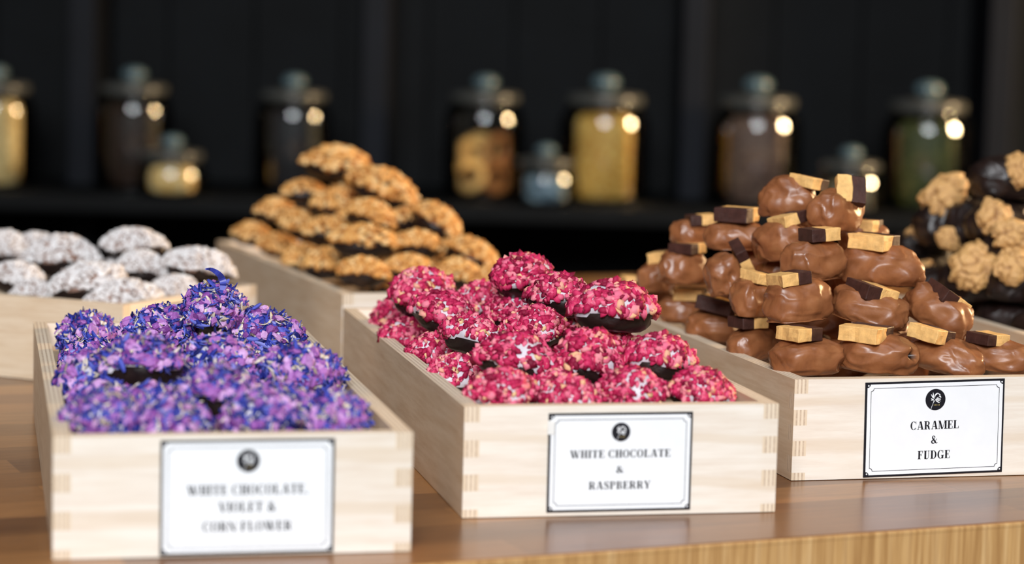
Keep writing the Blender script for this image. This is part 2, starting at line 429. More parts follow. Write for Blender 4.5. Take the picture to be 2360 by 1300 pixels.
THICK = 0.0085
M = {}
M['birch_x'], M['birch_y'] = birch('birch_grain_across', 'x'), birch('birch_grain_along_shaded', 'y')
M['ply_x'], M['ply_y'] = ply('ply_edge_side', 'x', THICK), ply('ply_edge_front', 'y', THICK)
M['table'], M['apron'] = table_wood(), apron_wood()
M['dark'] = solid('dark_chocolate', (30, 20, 18), 0.38, 0.45, 0.35, 90, 0.3, 220, 0.0012)
M['milk'] = milk_chocolate()
M['white_choc'] = solid('white_chocolate', (206, 200, 208), 0.45, 0.4, 0.05, 120, 0.2, 300)
M['fudge'] = solid('pale_fudge', (230, 182, 114), 0.55, 0.35, 0.09, 160, 0.35, 420, 0.0008)
M['fudge_dark'] = solid('dark_fudge', (64, 38, 32), 0.5, 0.35, 0.15, 160, 0.3, 420, 0.0008)
M['raspberry'] = chips('freeze_dried_raspberry', [(0.0, (112, 12, 44)), (0.3, (172, 24, 72)), (0.55, (206, 50, 98)), (0.74, (224, 106, 136)),
                                                  (0.9, (232, 140, 152)), (0.965, (228, 176, 136)), (1.0, (226, 190, 140))], 0.6, 0.25, 0.3)
M['hazel'] = chips('chopped_hazelnut', [(0.0, (150, 92, 40)), (0.3, (198, 136, 68)), (0.65, (222, 166, 94)), (1.0, (240, 204, 146))], 0.5, 0.3, 0.2)
M['dusting'] = chips('white_sugar_crust', [(0.0, (150, 132, 124)), (0.3, (204, 196, 194)), (0.6, (226, 222, 222)), (1.0, (238, 236, 236))], 0.75, 0.2)
M['crust'] = solid('cocoa_crust', (132, 104, 92), 0.7, 0.2, 0.3, 300)
M['petal'] = chips('cornflower_petal', [(0.0, (20, 22, 80)), (0.35, (40, 48, 142)), (0.7, (62, 74, 176)), (0.9, (104, 112, 200)), (1.0, (150, 150, 212))], 0.55, 0.25)
M['violet'] = chips('candied_violet', [(0.0, (104, 46, 120)), (0.35, (142, 78, 160)), (0.75, (176, 114, 188)), (1.0, (212, 168, 216))], 0.4, 0.4, 0.5)
M['calyx'] = chips('dry_flower_bits', [(0.0, (116, 100, 96)), (0.4, (206, 192, 170)), (1.0, (228, 216, 206))], 0.6, 0.25)
M['walnut'] = walnut_mat()
M['card_white'] = solid('card_white', (240, 242, 245), 0.4, 0.4, 0.01)
M['card_black'] = solid('card_black_ink', (22, 22, 30), 0.45, 0.4, 0.05)
M['card_gold'] = solid('card_gold_ink', (170, 150, 90), 0.45, 0.4, 0.05)
M['tape'] = solid('clear_tape_white', (238, 236, 232), 0.25, 0.5, 0.02)
M['black_wood'] = solid('black_stained_board', (8, 10, 12), 0.6, 0.10, 0.3, 9, 0.2, 60, 0.002)
M['black_trim'] = solid('black_painted_upright', (12, 15, 22), 0.55, 0.12, 0.15, 9)
M['floor'] = solid('dark_floor', (34, 31, 30), 0.6, 0.3, 0.2, 5)
M['wall'] = solid('dark_wall', (14, 15, 17), 0.8, 0.2, 0.2, 3)
M['glass'] = thin_glass('jar_glass', (0.93, 0.96, 0.96, 1))
M['lid_glass'] = solid('frosted_lid_glass', (70, 71, 68), 0.3, 0.5, 0.1, 40)
M['knob_glass'] = solid('pale_knob_glass', (84, 104, 110), 0.12, 0.7, 0.15, 40)


# ---------------------------------------------------------------- mesh helpers
def link(name, me, mats, parent=None):
    o = bpy.data.objects.new(name, me)
    for m in mats:
        me.materials.append(m)
    COL.objects.link(o)
    if parent is not None:
        o.parent = parent
    return o


def tag(o, label=None, cat=None, group=None, kind=None):
    for k, v in (('label', label), ('category', cat), ('group', group), ('kind', kind)):
        if v:
            o[k] = v
    return o


def mesh_of(name, verts, faces, mat_ids=None, smooth=False):
    me = bpy.data.meshes.new(name)
    me.from_pydata([tuple(map(float, v)) for v in verts], [], [tuple(map(int, f)) for f in faces])
    if mat_ids is not None:
        me.polygons.foreach_set('material_index', list(map(int, mat_ids)))
    if smooth:
        me.polygons.foreach_set('use_smooth', [True] * len(me.polygons))
    me.update()
    return me


def empty(name, loc=(0, 0, 0), rz=0.0):
    o = bpy.data.objects.new(name, None)
    o.empty_display_size = 0.02
    COL.objects.link(o)
    o.location = loc
    o.rotation_euler = (0, 0, rz)
    return o


def ico(sub):
    bm = bmesh.new()
    bmesh.ops.create_icosphere(bm, subdivisions=sub, radius=1.0)
    bm.verts.ensure_lookup_table()
    v = np.array([x.co[:] for x in bm.verts])
    f = np.array([[y.index for y in x.verts] for x in bm.faces])
    bm.free()
    return v, f


ICO = {k: ico(k) for k in (1, 2, 3, 4, 5)}
BOX_F = [(0, 3, 2, 1), (4, 5, 6, 7), (0, 1, 5, 4), (1, 2, 6, 5), (2, 3, 7, 6), (3, 0, 4, 7)]


class MB:
    """collects boxes and polygons into one mesh with material slots"""

    def __init__(self):
        self.v, self.f, self.m = [], [], []

    def poly(self, pts, mat=0):
        k = len(self.v)
        self.v += [tuple(p) for p in pts]
        self.f.append(tuple(range(k, k + len(pts))))
        self.m.append(mat)

    def box(self, x0, y0, z0, x1, y1, z1, mats=(0, 0, 0, 0, 0, 0)):
        k = len(self.v)
        self.v += [(x0, y0, z0), (x1, y0, z0), (x1, y1, z0), (x0, y1, z0), (x0, y0, z1), (x1, y0, z1), (x1, y1, z1), (x0, y1, z1)]
        for f, m in zip(BOX_F, mats):     # bottom, top, -y, +x, +y, -x
            self.f.append(tuple(k + i for i in f))
            self.m.append(m)

    def build(self, name, mats, parent=None, smooth=False, bevel=0.0):
        o = link(name, mesh_of(name, self.v, self.f, self.m, smooth), mats, parent)
        if bevel:
            b = o.modifiers.new('soft_edge', 'BEVEL')
            b.width, b.segments, b.limit_method = bevel, 2, 'ANGLE'
        return o


def lathe(prof, n=48):
    v, f = [], []
    for r, z in prof:
        for k in range(n):
            a = 2 * math.pi * k / n
            v.append((r * math.cos(a), r * math.sin(a), z))
    for i in range(len(prof) - 1):
        for k in range(n):
            f.append((i * n + k, i * n + (k + 1) % n, (i + 1) * n + (k + 1) % n, (i + 1) * n + k))
    if prof[0][0] > 1e-6:
        f.append(tuple(reversed(range(n))))
    if prof[-1][0] > 1e-6:
        f.append(tuple(range((len(prof) - 1) * n, len(prof) * n)))
    return v, f


# ---------------------------------------------------------------- lettering (a high-contrast serif drawn as polygons)
ST, HR, SF, SO = 0.225, 0.068, 0.06, 0.085


def rect(x0, y0, x1, y1):
    return [[(x0, y0), (x1, y0), (x1, y1), (x0, y1)]]


def diag(xt, xb, w, y0=0.0, y1=1.0):
    return [[(xb, y0), (xb + w, y0), (xt + w, y1), (xt, y1)]]


def stem(x, w=ST, top=True, bot=True):
    o = rect(x, 0, x + w, 1)
    if top:
        o += rect(x - SO, 1 - SF, x + w + SO, 1)
    if bot:
        o += rect(x - SO, 0, x + w + SO, SF)
    return o


def ring(cx, cy, rx, ry, ix, iy, a0, a1, n=22):
    o = []
    for k in range(n):
        a, b = R(a0 + (a1 - a0) * k / n), R(a0 + (a1 - a0) * (k + 1) / n)
        o.append([(cx + ix * math.cos(a), cy + iy * math.sin(a)), (cx + rx * math.cos(a), cy + ry * math.sin(a)),
                  (cx + rx * math.cos(b), cy + ry * math.sin(b)), (cx + ix * math.cos(b), cy + iy * math.sin(b))])
    return o


def stroke(pts, ws):
    o, L, Rr = [], [], []
    for i, (x, y) in enumerate(pts):
        x0, y0 = pts[max(i - 1, 0)]
        x1, y1 = pts[min(i + 1, len(pts) - 1)]
        dx, dy = x1 - x0, y1 - y0
        d = math.hypot(dx, dy) or 1
        w = ws[i] / 2
        L.append((x - dy / d * w, y + dx / d * w))
        Rr.append((x + dy / d * w, y - dx / d * w))
    for i in range(len(pts) - 1):
        o.append([L[i], Rr[i], Rr[i + 1], L[i + 1]])
    return o


def smooth_path(pts, n=6):
    out = []
    P = [pts[0]] + list(pts) + [pts[-1]]
    for i in range(1, len(P) - 2):
        for k in range(n):
            t = k / n
            p0, p1, p2, p3 = P[i - 1], P[i], P[i + 1], P[i + 2]
            out.append(tuple(0.5 * (2 * p1[j] + (p2[j] - p0[j]) * t + (2 * p0[j] - 5 * p1[j] + 4 * p2[j] - p3[j]) * t * t
                                    + (3 * p1[j] - p0[j] - 3 * p2[j] + p3[j]) * t ** 3) for j in range(len(p1))))
    out.append(tuple(pts[-1]))
    return out


def wstroke(pw):
    q = smooth_path(pw)
    return stroke([(a, b) for a, b, _ in q], [max(c, 0.03) for _, _, c in q])


def glyph(ch):
    if ch == 'I':
        return stem(.1), .40
    if ch == 'H':
        return stem(.1) + stem(.56) + rect(.3, .48, .56, .48 + HR), .86
    if ch == 'T':
        return stem(.30, top=False) + rect(0.02, 1 - SF, .78, 1) + rect(.02, .74, .02 + HR, 1) + rect(.78 - HR, .74, .78, 1), .80
    if ch in 'EFL':
        o = stem(.1, bot=ch != 'F' or True)
        if ch != 'L':
            o += rect(.1, 1 - SF, .66, 1) + rect(.66 - HR, .72, .66, 1) + rect(.3, .49, .5, .49 + HR) + rect(.5 - HR, .38, .5, .65)
        if ch != 'F':
            o += rect(.1, 0, .70, SF) + rect(.70 - HR, 0, .70, .30)
        return o, .74
    if ch == 'O':
        return ring(.42, .5, .40, .52, .20, .47, 0, 360, 36), .84
    if ch in 'CG':
        o = ring(.42, .5, .40, .52, .20, .47, 48, 312, 30) + rect(.68, .66, .68 + HR, 1.0)
        if ch == 'C':
            return o + rect(.68, .06, .68 + HR, .2) + ring(.42, .5, .30, .52, .27, .47, 296, 330, 6), .80
        return o + rect(.56, 0.0, .56 + ST, .42) + rect(.48, .42 - SF, .56 + ST + SO, .42), .88
    if ch == 'D':
        return stem(.1) + rect(.3, 1 - SF, .42, 1) + rect(.3, 0, .42, SF) + ring(.42, .5, .38, .5, .18, .45, -90, 90), .86
    if ch in 'PR':
        o = stem(.1) + rect(.3, 1 - SF, .42, 1) + rect(.3, .47, .42, .47 + SF) + ring(.42, .735, .30, .265, .11, .215, -90, 90)
        if ch == 'P':
            return o, .76
        return o + wstroke([(.40, .49, .16), (.56, .36, .2), (.62, .14, .19), (.70, .02, .1), (.80, .05, .05)]), .86
    if ch == 'B':
        return (stem(.1) + rect(.3, 1 - SF, .42, 1) + rect(.3, 0, .42, SF) + rect(.3, .5, .42, .5 + SF)
                + ring(.42, .765, .26, .235, .08, .185, -90, 90) + ring(.42, .26, .31, .265, .11, .21, -90, 90)), .78
    if ch == 'U':
        return (stem(.1, bot=False)[:2] + rect(.60, .3, .60 + HR, 1) + rect(.52, 1 - SF, .75, 1)
                + wstroke([(.20, .32, .2), (.22, .14, .18), (.34, .02, .09), (.5, .05, .055), (.60, .16, .055), (.6275, .32, .055)])), .80
    if ch == 'W':
        return (diag(.06, .34, ST) + diag(.62, .44, HR) + diag(.50, .78, ST) + diag(1.10, .90, HR)
                + rect(0, 1 - SF, .36, 1) + rect(.44, 1 - SF, .78, 1) + rect(1.0, 1 - SF, 1.26, 1)), 1.26
    if ch == 'V':
        return diag(.06, .36, ST) + diag(.72, .48, HR) + rect(0, 1 - SF, .36, 1) + rect(.62, 1 - SF, .88, 1), .86
    if ch == 'A':
        return (diag(.36, .12, HR) + diag(.36, .60, ST) + rect(.2, .28, .62, .28 + HR) + rect(.02, 0, .28, SF) + rect(.52, 0, .88, SF)), .88
    if ch == 'M':
        return (stem(.1, HR) + stem(.86) + diag(.08, .40, ST) + diag(.86, .52, HR)), 1.14
    if ch == 'N':
        return (stem(.1, HR) + stem(.72, HR, bot=False) + diag(.04, .58, ST)), .86
    if ch == 'Y':
        return (diag(.04, .32, ST, .42, 1) + diag(.68, .46, HR, .42, 1) + rect(.32, 0, .52, .45) + rect(.22, 0, .62, SF)
                + rect(0, 1 - SF, .33, 1) + rect(.58, 1 - SF, .84, 1)), .82
    if ch == 'S':
        return (wstroke([(.56, .74, .05), (.50, .92, .06), (.34, .98, .07), (.18, .88, .13), (.18, .70, .18), (.36, .53, .22),
                         (.54, .36, .19), (.56, .16, .14), (.40, .02, .07), (.2, .05, .055), (.12, .28, .05)])
                + rect(.55, .68, .55 + HR, 1.0) + rect(.08, 0, .08 + HR, .32)), .70
    if ch == '&':
        return wstroke([(.86, .56, .13), (.74, .52, .06), (.66, .24, .07), (.42, .02, .10), (.20, .08, .16), (.16, .28, .18), (.36, .50, .08),
                        (.54, .68, .08), (.56, .86, .12), (.40, .98, .07), (.26, .88, .13), (.28, .68, .18), (.46, .42, .21), (.66, .14, .19),
                        (.84, .03, .07), (.95, .14, .05)]), 1.0
    if ch == ',':
        return wstroke([(.12, .12, .16), (.18, .04, .12), (.10, -.16, .04)]), .32
    return [], .34


def text_polys(s, width, cap, cx, cy):
    x, polys = 0.0, []
    for ch in s:
        g, w = glyph(ch)
        polys += [[(px + x, py) for px, py in poly] for poly in g]
        x += w + .05
    k = width / max(x - .05, 1e-6)
    return [[(cx - width / 2 + px * k, cy + (py - .5) * cap) for px, py in p] for p in polys]


def make_card(parent, cx, cz, w, h, roll, lines, logo_y=.19, logo_r=.066, tape=False):
    """a printed card on the front panel: black board, white field with scooped corners, thin rule, round emblem, lettering"""
    b = MB()
    b.box(-w / 2, -h / 2, 0, w / 2, h / 2, .0007, (0,) * 6)

    def scooped(inx, r, n=8):
        X, Y = w / 2 - inx, h / 2 - inx
        pts = []
        for sx, sy, a0 in ((1, 1, 270), (-1, 1, 360), (-1, -1, 90), (1, -1, 180)):
            arc = [(sx * X + r * math.cos(R(a0 - 90 * k / n)), sy * Y + r * math.sin(R(a0 - 90 * k / n))) for k in range(n + 1)]
            pts += arc
        return pts

    def flat(polys, z, mat):
        for p in polys:
            ar = sum(p[i][0] * p[(i + 1) % len(p)][1] - p[(i + 1) % len(p)][0] * p[i][1] for i in range(len(p)))
            q = p if ar > 0 else list(reversed(p))
            b.poly([(x, y, z) for x, y in q], mat)

    flat([scooped(.0012, .0020)], .0009, 1)
    rule = scooped(.0034, .0018)
    n = len(rule)
    inner = scooped(.0037, .0018)
    flat([[rule[i], rule[(i + 1) % n], inner[(i + 1) % n], inner[i]] for i in range(n)], .0010, 0)
    for sx in (-1, 1):
        for sy in (-1, 1):
            X, Y = sx * (w / 2 - .0019), sy * (h / 2 - .0019)
            flat([[(X + .0005 * math.cos(a), Y + .0005 * math.sin(a)) for a in [2 * math.pi * k / 12 for k in range(12)]]], .0010, 1)
    ly, lr = h / 2 - logo_y * h, logo_r * w
    flat([[(lr * math.cos(a), ly + lr * math.sin(a)) for a in [2 * math.pi * k / 40 for k in range(40)]]], .0010, 0)
    petals = [[(-.10, .12, .05), (-.26, .22, .12), (-.46, .50, .03)], [(-.16, .18, .05), (-.22, .36, .12), (-.26, .66, .03)],
              [(-.08, .22, .04), (-.04, .42, .10), (.10, .62, .03)], [(.06, .44, .07), (.18, .58, .09), (.30, .56, .03)],
              [(.26, .54, .05), (.40, .46, .10), (.44, .34, .03)], [(.34, .34, .04), (.46, .26, .12), (.56, .18, .04)],
              [(.10, .12, .03), (.20, .18, .06), (.30, .24, .03)], [(-.04, .02, .04), (.20, .06, .10), (.52, .02, .09)],
              [(-.02, -.02, .04), (.22, -.06, .07), (.52, -.16, .03)], [(.0, -.08, .05), (.20, -.20, .10), (.40, -.30, .05)],
              [(-.18, .04, .04), (-.36, .06, .08), (-.44, .12, .03)], [(-.16, -.06, .04), (-.30, -.02, .08), (-.44, -.06, .03)],
              [(-.10, -.08, .05), (-.16, -.18, .09), (-.22, -.28, .04)], [(-.22, -.30, .03), (-.34, -.60, .035), (-.44, -.88, .03)]]
    for p in petals:
        flat([[(x * lr, ly + y * lr) for x, y in q] for q in wstroke(p)], .0011, 1)
    for k in range(5):
        x = (-.16 + .13 * k) * lr
        flat([[(x, ly - .56 * lr), (x + .07 * lr, ly - .56 * lr), (x + .05 * lr, ly - .44 * lr), (x + .01 * lr, ly - .44 * lr)]], .0011, 2)
    for s, fy, fw, cap in lines:
        flat(text_polys(s, fw * w, cap * h, 0, h / 2 - fy * h), .0010, 0)
    o = b.build('sign_card', [M['card_black'], M['card_white'], M['card_gold']], parent)
    o.matrix_local = Matrix.Translation((cx, -.0001, cz)) @ Euler((0, -roll, 0)).to_matrix().to_4x4() @ Euler((math.pi / 2, 0, 0)).to_matrix().to_4x4()
    tag(o, 'white printed card with black border')
    if tape:
        t = MB()
        t.box(-w / 2 - .0006, h * .29, .0008, -w / 2 + .0032, h * .43, .0014)
        t.build('tape_strip', [M['tape']], o)
    return o


# ---------------------------------------------------------------- trays
TW, TL, TH, TT = 0.1751, 0.4437, 0.060, THICK
FING = [(.86, 1.0), (.545, .70), (.24, .39), (0.0, .075)]        # heights of the side panels' fingers


def make_tray(key, label, card=None):
    x, y, rz = TRAYS[key]
    root = empty('wooden_tray', (x, y, 0.0004), rz)
    tag(root, label, 'tray', 'birch display trays')
    side_z = [(a * TH, b * TH) for a, b in FING]
    front_z = [(b2 * TH, a1 * TH) for (a1, _), (_, b2) in zip(FING[:-1], FING[1:])]
    for sx in (0, 1):
        b = MB()
        e = (1, 1, 1, 0, 1, 0)
        b.box(0, TT, 0, TT, TL - TT, TH, e)
        for z0, z1 in side_z:
            b.box(0, 0, z0, TT, TT, z1, e)
            b.box(0, TL - TT, z0, TT, TL, z1, e)
        o = b.build('side_panel', [M['birch_y'], M['ply_x']], root)
        o.location = (sx * (TW - TT), 0, 0)
    for sy in (0, 1):
        b = MB()
        e = (1, 1, 0, 1, 0, 1)
        b.box(TT, 0, 0, TW - TT, TT, TH, e)
        for z0, z1 in front_z:
            b.box(0, 0, z0, TT, TT, z1, e)
            b.box(TW - TT, 0, z0, TW, TT, z1, e)
        o = b.build('back_panel' if sy else 'front_panel', [M['birch_x'], M['ply_y']], root)
        o.location = (0, sy * (TL - TT), 0)
    b = MB()
    b.box(TT, TT, .040, TW - TT, TL - TT, .045)
    b.build('insert_board', [M['birch_y']], root)
    if card:
        make_card(root, *card)
    return root


make_tray('violet', 'wooden tray nearest the camera at left, holding violet and cornflower bites',
          (.0936, .0292, .0850, .0568, 0.0, [('WHITE CHOCOLATE,', .435, .70, .084), ('VIOLET &', .585, .335, .084), ('CORN FLOWER', .755, .515, .084)], .185, .066))
make_tray('raspberry', 'wooden tray in the middle of the front, holding raspberry bites',
          (.0861, .0292, .0803, .0538, 0.002, [('WHITE CHOCOLATE', .415, .70, .078), ('&', .575, .06, .068), ('RASPBERRY', .735, .43, .078)], .195, .064, True))
make_tray('caramel', 'wooden tray at right, heaped with caramel and fudge dates',
          (.0896, .0300, .0897, .0568, 0.016, [('CARAMEL', .47, .35, .088), ('&', .625, .052, .082), ('FUDGE', .785, .235, .088)], .20, .072))
make_tray('hazelnut', 'wooden tray behind the raspberry one, heaped with chopped hazelnut bites')
make_tray('white', 'wooden tray at far left turned cornerwise, holding white dusted bites', (.0930, .0285, .0820, .0545, 0.0, [], .2, .066))
make_tray('walnut', 'wooden tray at the right edge, holding walnut topped dark dates')


# ---------------------------------------------------------------- sweets
def nz(v, s, seed):
    return noise.noise(Vector((v[0] * s + seed * 7.13, v[1] * s - seed * 3.7, v[2] * s + seed * 1.9)))


def blob(d, a, b, c, seed, amp=0.11, flat=0.72):
    """point of a plump, slightly pointed body in direction d"""
    x, y, z = d
    taper = 1.0 - 0.16 * x * x + 0.05 * x
    k = 1 + amp * nz(d, 1.6, seed) + amp * 0.5 * nz(d, 3.4, seed + 9)
    px, py, pz = a * x * k, b * y * k * taper, c * z * k * (1 - 0.10 * x * x)
    lo = -flat * c
    if pz < lo:
        pz = lo + (pz - lo) * 0.22
    return (px, py, pz)


def body_mesh(name, a, b, c, seed, sub=4, amp=0.10):
    v, f = ICO[sub]
    return mesh_of(name, [blob(d, a, b, c, seed, amp) for d in v], f, None, True)


def coat_mesh(name, a, b, c, seed, t0, wav, thick):
    v, f = ICO[4]
    P = []
    keep = []
    for d in v:
        lim = t0 + wav * nz((math.atan2(d[1], d[0]), 0, 0), 1.3, seed + 3)
        keep.append(d[2] > lim)
        p = blob(d, a, b, c, seed)
        n = Vector((d[0] / a, d[1] / b, d[2] / c)).normalized()
        k = thick if d[2] > lim + .10 else (thick * .75 if d[2] > lim else -thick * .6)
        P.append((p[0] + n.x * k, p[1] + n.y * k, p[2] + n.z * k))
    F = [t for t in f if any(keep[i] for i in t)]
    return mesh_of(name, P, F, None, True)


RNG = np.random.default_rng(5)


def rot_to(n, spin):
    """rotation matrices (k,3,3) taking z to n, spun about it"""
    n = n / np.linalg.norm(n, axis=1, keepdims=True)
    h = np.where(np.abs(n[:, :1]) < .9, np.array([[1.0, 0, 0]]), np.array([[0, 1.0, 0]]))
    t = np.cross(h, n)
    t /= np.linalg.norm(t, axis=1, keepdims=True)
    u = np.cross(n, t)
    c, s = np.cos(spin)[:, None], np.sin(spin)[:, None]
    return np.stack([t * c + u * s, -t * s + u * c, n], axis=2)


def surface_points(n, a, b, c, seed, t0, wav, bias=0.0):
    pts, nor = [], []
    while len(pts) < n:
        d = RNG.normal(size=3)
        d /= np.linalg.norm(d)
        lim = t0 + wav * nz((math.atan2(d[1], d[0]), 0, 0), 1.3, seed + 3)
        if d[2] < lim + bias:
            continue
        pts.append(blob(d, a, b, c, seed))
        nor.append((d[0] / a, d[1] / b, d[2] / c))
    return np.array(pts), np.array(nor)


def scatter(name, templates, n, dims, size, tilt, lift, a, b, c, seed, t0, wav, bias=0.0):
    """n bits from the templates laid over the coat; size = (sx, sy, sz) with +-30 % spread"""
    p, nr = surface_points(n, a, b, c, seed, t0, wav, bias)
    nr /= np.linalg.norm(nr, axis=1, keepdims=True)
    ax = nr + RNG.normal(size=nr.shape) * tilt
    M3 = rot_to(ax, RNG.uniform(0, 6.28, n))
    V, F, k = [], [], 0
    for i in range(n):
        tv, tf = templates[i % len(templates)]
        s = np.array(size) * RNG.uniform(.65, 1.35) * RNG.uniform(.85, 1.15, 3)
        V.append((tv * s) @ M3[i].T + p[i] + nr[i] * lift * RNG.uniform(.2, 1.3))
        F.append(tf + k)
        k += len(tv)
    return mesh_of(name, np.concatenate(V), np.concatenate(F), None, dims)


def jitter_templates(sub, amp, n, seed):
    v, f = ICO[sub]
    r = np.random.default_rng(seed)
    return [(v * (1 + r.normal(size=(len(v), 1)) * amp) + r.normal(size=v.shape) * amp * .35, f) for _ in range(n)]


CHIP = jitter_templates(1, .20, 12, 1)
NUT = jitter_templates(1, .12, 10, 2)
FLAKE = jitter_templates(1, .32, 10, 3)
SUGAR = jitter_templates(2, .17, 10, 4)


def petal_templates(n, seed):
    r = np.random.default_rng(seed)
    out = []
    for _ in range(n):
        k, L, W = 6, 1.0, r.uniform(.10, .2)
        curl, twist, side = r.uniform(-.5, 1.5), r.uniform(-1.6, 1.6), r.uniform(-.6, .6)
        v = []
        for i in range(k):
            t = i / (k - 1) - .5
            w = W * (1 - (abs(t) * 1.7) ** 2.2) * .5 + .015
            ang = twist * t
            z = curl * t * t * .5 - .05 + (curl * .12 * t)
            for s in (-1, 1):
                for q in (-.016, .016):
                    v.append((t * L, side * t * t + s * w * math.cos(ang), z + s * w * math.sin(ang) + q))
        f = []
        for i in range(k - 1):
            o = i * 4
            f += [(o + 1, o + 3, o + 7, o + 5), (o, o + 4, o + 6, o + 2), (o, o + 1, o + 5, o + 4), (o + 2, o + 6, o + 7, o + 3)]
        f += [(0, 2, 3, 1), (4 * k - 4, 4 * k - 3, 4 * k - 1, 4 * k - 2)]
        out.append((np.array(v), np.array(f)))
    return out


PETAL = petal_templates(14, 6)

# nominal half sizes of one bite (its length is 44 mm); every placed bite is scaled from these
A0, B0, C0 = .022, .0168, .0146


def make_bite(kind, i):
    """one sweet at the origin, with its coatings as children"""
    seed = i + {'raspberry': 10, 'violet': 30, 'hazelnut': 50, 'white': 70}[kind]
    a, b, c = A0 * (.95 + .03 * (i % 4)), B0 * (1.06 - .05 * (i % 3)), C0
    if kind == 'raspberry':
        root = link('raspberry_bite', body_mesh('raspberry_bite', a * .95, b * .95, c * .95, seed), [M['dark']])
        link('white_chocolate_coat', coat_mesh('white_chocolate_coat', a, b, c, seed, -.12, .28, .0008), [M['white_choc']], root)
        k = link('raspberry_crumbs', scatter('raspberry_crumbs', CHIP, 475, True, (.0029, .0022, .0012), .5, .0011, a, b, c, seed, -.12, .28, .02), [M['raspberry']], root)
        tag(k, 'pink and crimson raspberry crumbs', kind='stuff')
    elif kind == 'hazelnut':
        root = link('hazelnut_bite', body_mesh('hazelnut_bite', a * .97, b * .97, c * .94, seed), [M['dark']])
        k = link('chopped_hazelnuts', scatter('chopped_hazelnuts', NUT, 430, True, (.0027, .0022, .0019), 1.0, .0012, a, b, c, seed, .02, .32), [M['hazel']], root)
        tag(k, 'golden chopped hazelnuts', kind='stuff')
    elif kind == 'white':
        root = link('white_dusted_bite', body_mesh('white_dusted_bite', a * .97, b * .97, c * .94, seed), [M['dark']])
        link('brown_crust', coat_mesh('brown_crust', a, b, c, seed, -.05, .26, .0003), [M['crust']], root)
        k = link('sugar_crumbs', scatter('sugar_crumbs', NUT, 1050, True, (.0015, .0012, .0011), .9, .0009, a, b, c, seed, -.08, .26), [M['dusting']], root)
        tag(k, 'white sugary crumbs', kind='stuff')
    else:
        root = link('violet_bite', body_mesh('violet_bite', a * .95, b * .95, c * .95, seed), [M['dark']])
        tv = .22 if i == 4 else -.22
        link('white_chocolate_coat', coat_mesh('white_chocolate_coat', a, b, c, seed, tv, .30, .0006), [M['white_choc']], root)
        k = link('cornflower_petals', scatter('cornflower_petals', PETAL, 430, True, (.0085, .0125, .0070), .36, .0020, a, b, c, seed, tv, .30), [M['petal']], root)
        tag(k, 'curled blue petals', kind='stuff')
        k = link('violet_sugar', scatter('violet_sugar', SUGAR, 135, False, (.0032, .0025, .0016), .45, .0016, a, b, c, seed, tv + .04, .30), [M['violet']], root)
        tag(k, 'purple candied violet pieces', kind='stuff')
        k = link('flower_bits', scatter('flower_bits', PETAL, 110, True, (.0062, .0105, .005), .5, .0026, a, b, c, seed, tv, .30), [M['calyx']], root)
        tag(k, 'cream dried flower bits', kind='stuff')
    return root


def copy_thing(o, parent=None):
    c = o.copy()
    COL.objects.link(c)
    if parent is not None:
        c.parent = parent
    for ch in list(KIDS.get(o.name, ())):
        copy_thing(ch, c)
    return c


KIDS = {}


def remember(root):
    for o in [root] + list(root.children_recursive):
        KIDS[o.name] = list(o.children)


def pose(o, x, y, z, yaw, roll, pitch, sc):
    o.matrix_world = (Matrix.Translation((x, y, z)) @ Euler((0, R(roll), 0)).to_matrix().to_4x4() @ Euler((R(pitch), 0, 0)).to_matrix().to_4x4()
                      @ Euler((0, 0, R(yaw))).to_matrix().to_4x4() @ Matrix.Diagonal((sc[0], sc[1], sc[2], 1)))


def place_bites(kind, table, tray, fillers, cat, group, fill_label, nvar=6):
    protos = []
    for i in range(min(nvar, len(table))):
        p = make_bite(kind, i)
        remember(p)
        protos.append(p)
    used = set()

    def get(i):
        p = protos[i % len(protos)]
        if p.name in used:
            return copy_thing(p)
        used.add(p.name)
        return p

    for i, (x, y, z, L, H, yaw, roll, pitch, label) in enumerate(table):
        o = get(i)
        s = L / .044
        pose(o, x, y, z - .1 * H, yaw, roll, pitch, (s, .5 * (s + H / .0250), .3 * s + .7 * H / .0250))
        tag(o, label, cat, group)
    tx, ty, rz = TRAYS[tray]
    for i, (lx, ly, z) in enumerate(fillers):
        o = get(i + 3)
        c, s = math.cos(rz), math.sin(rz)
        pose(o, tx + c * lx - s * ly, ty + s * lx + c * ly, z, 35 * ((i * 7) % 5), 0, 0, (.84, .84, .84))
        tag(o, fill_label, cat, group)


GRID = [(x, y, .0570) for y in (.14, .20, .26, .32) for x in (.062, .104, .146)]
place_bites('raspberry', RASPBERRY, 'raspberry', [(.146, .125, .057), (.104, .125, .057), (.066, .068, .057), (.108, .066, .056), (.045, .075, .055), (.06, .13, .057), (.05, .17, .057), (.05, .26, .060), (.04, .35, .060), (.08, .35, .060)] + [g for g in GRID if g[1] > .15] + [(.112, .135, .077), (.096, .20, .078), (.085, .25, .082), (.045, .30, .064)],
            'chocolate', 'raspberry bites in the middle tray', 'raspberry bite hidden deep inside the raspberry pile')
place_bites('violet', VIOLET, 'violet', [(.055, .10, .056), (.12, .10, .056), (.065, .24, .056), (.115, .25, .056), (.15, .22, .056), (.105, .31, .062), (.03, .30, .055), (.146, .36, .056), (.07, .16, .055), (.105, .15, .055), (.06, .065, .056), (.125, .075, .056), (.03, .12, .055), (.145, .30, .056), (.03, .40, .055), (.075, .38, .056), (.115, .39, .056), (.03, .23, .055)],
            'chocolate', 'violet bites in the left front tray', 'violet bite hidden beneath the upper ones in the violet tray')
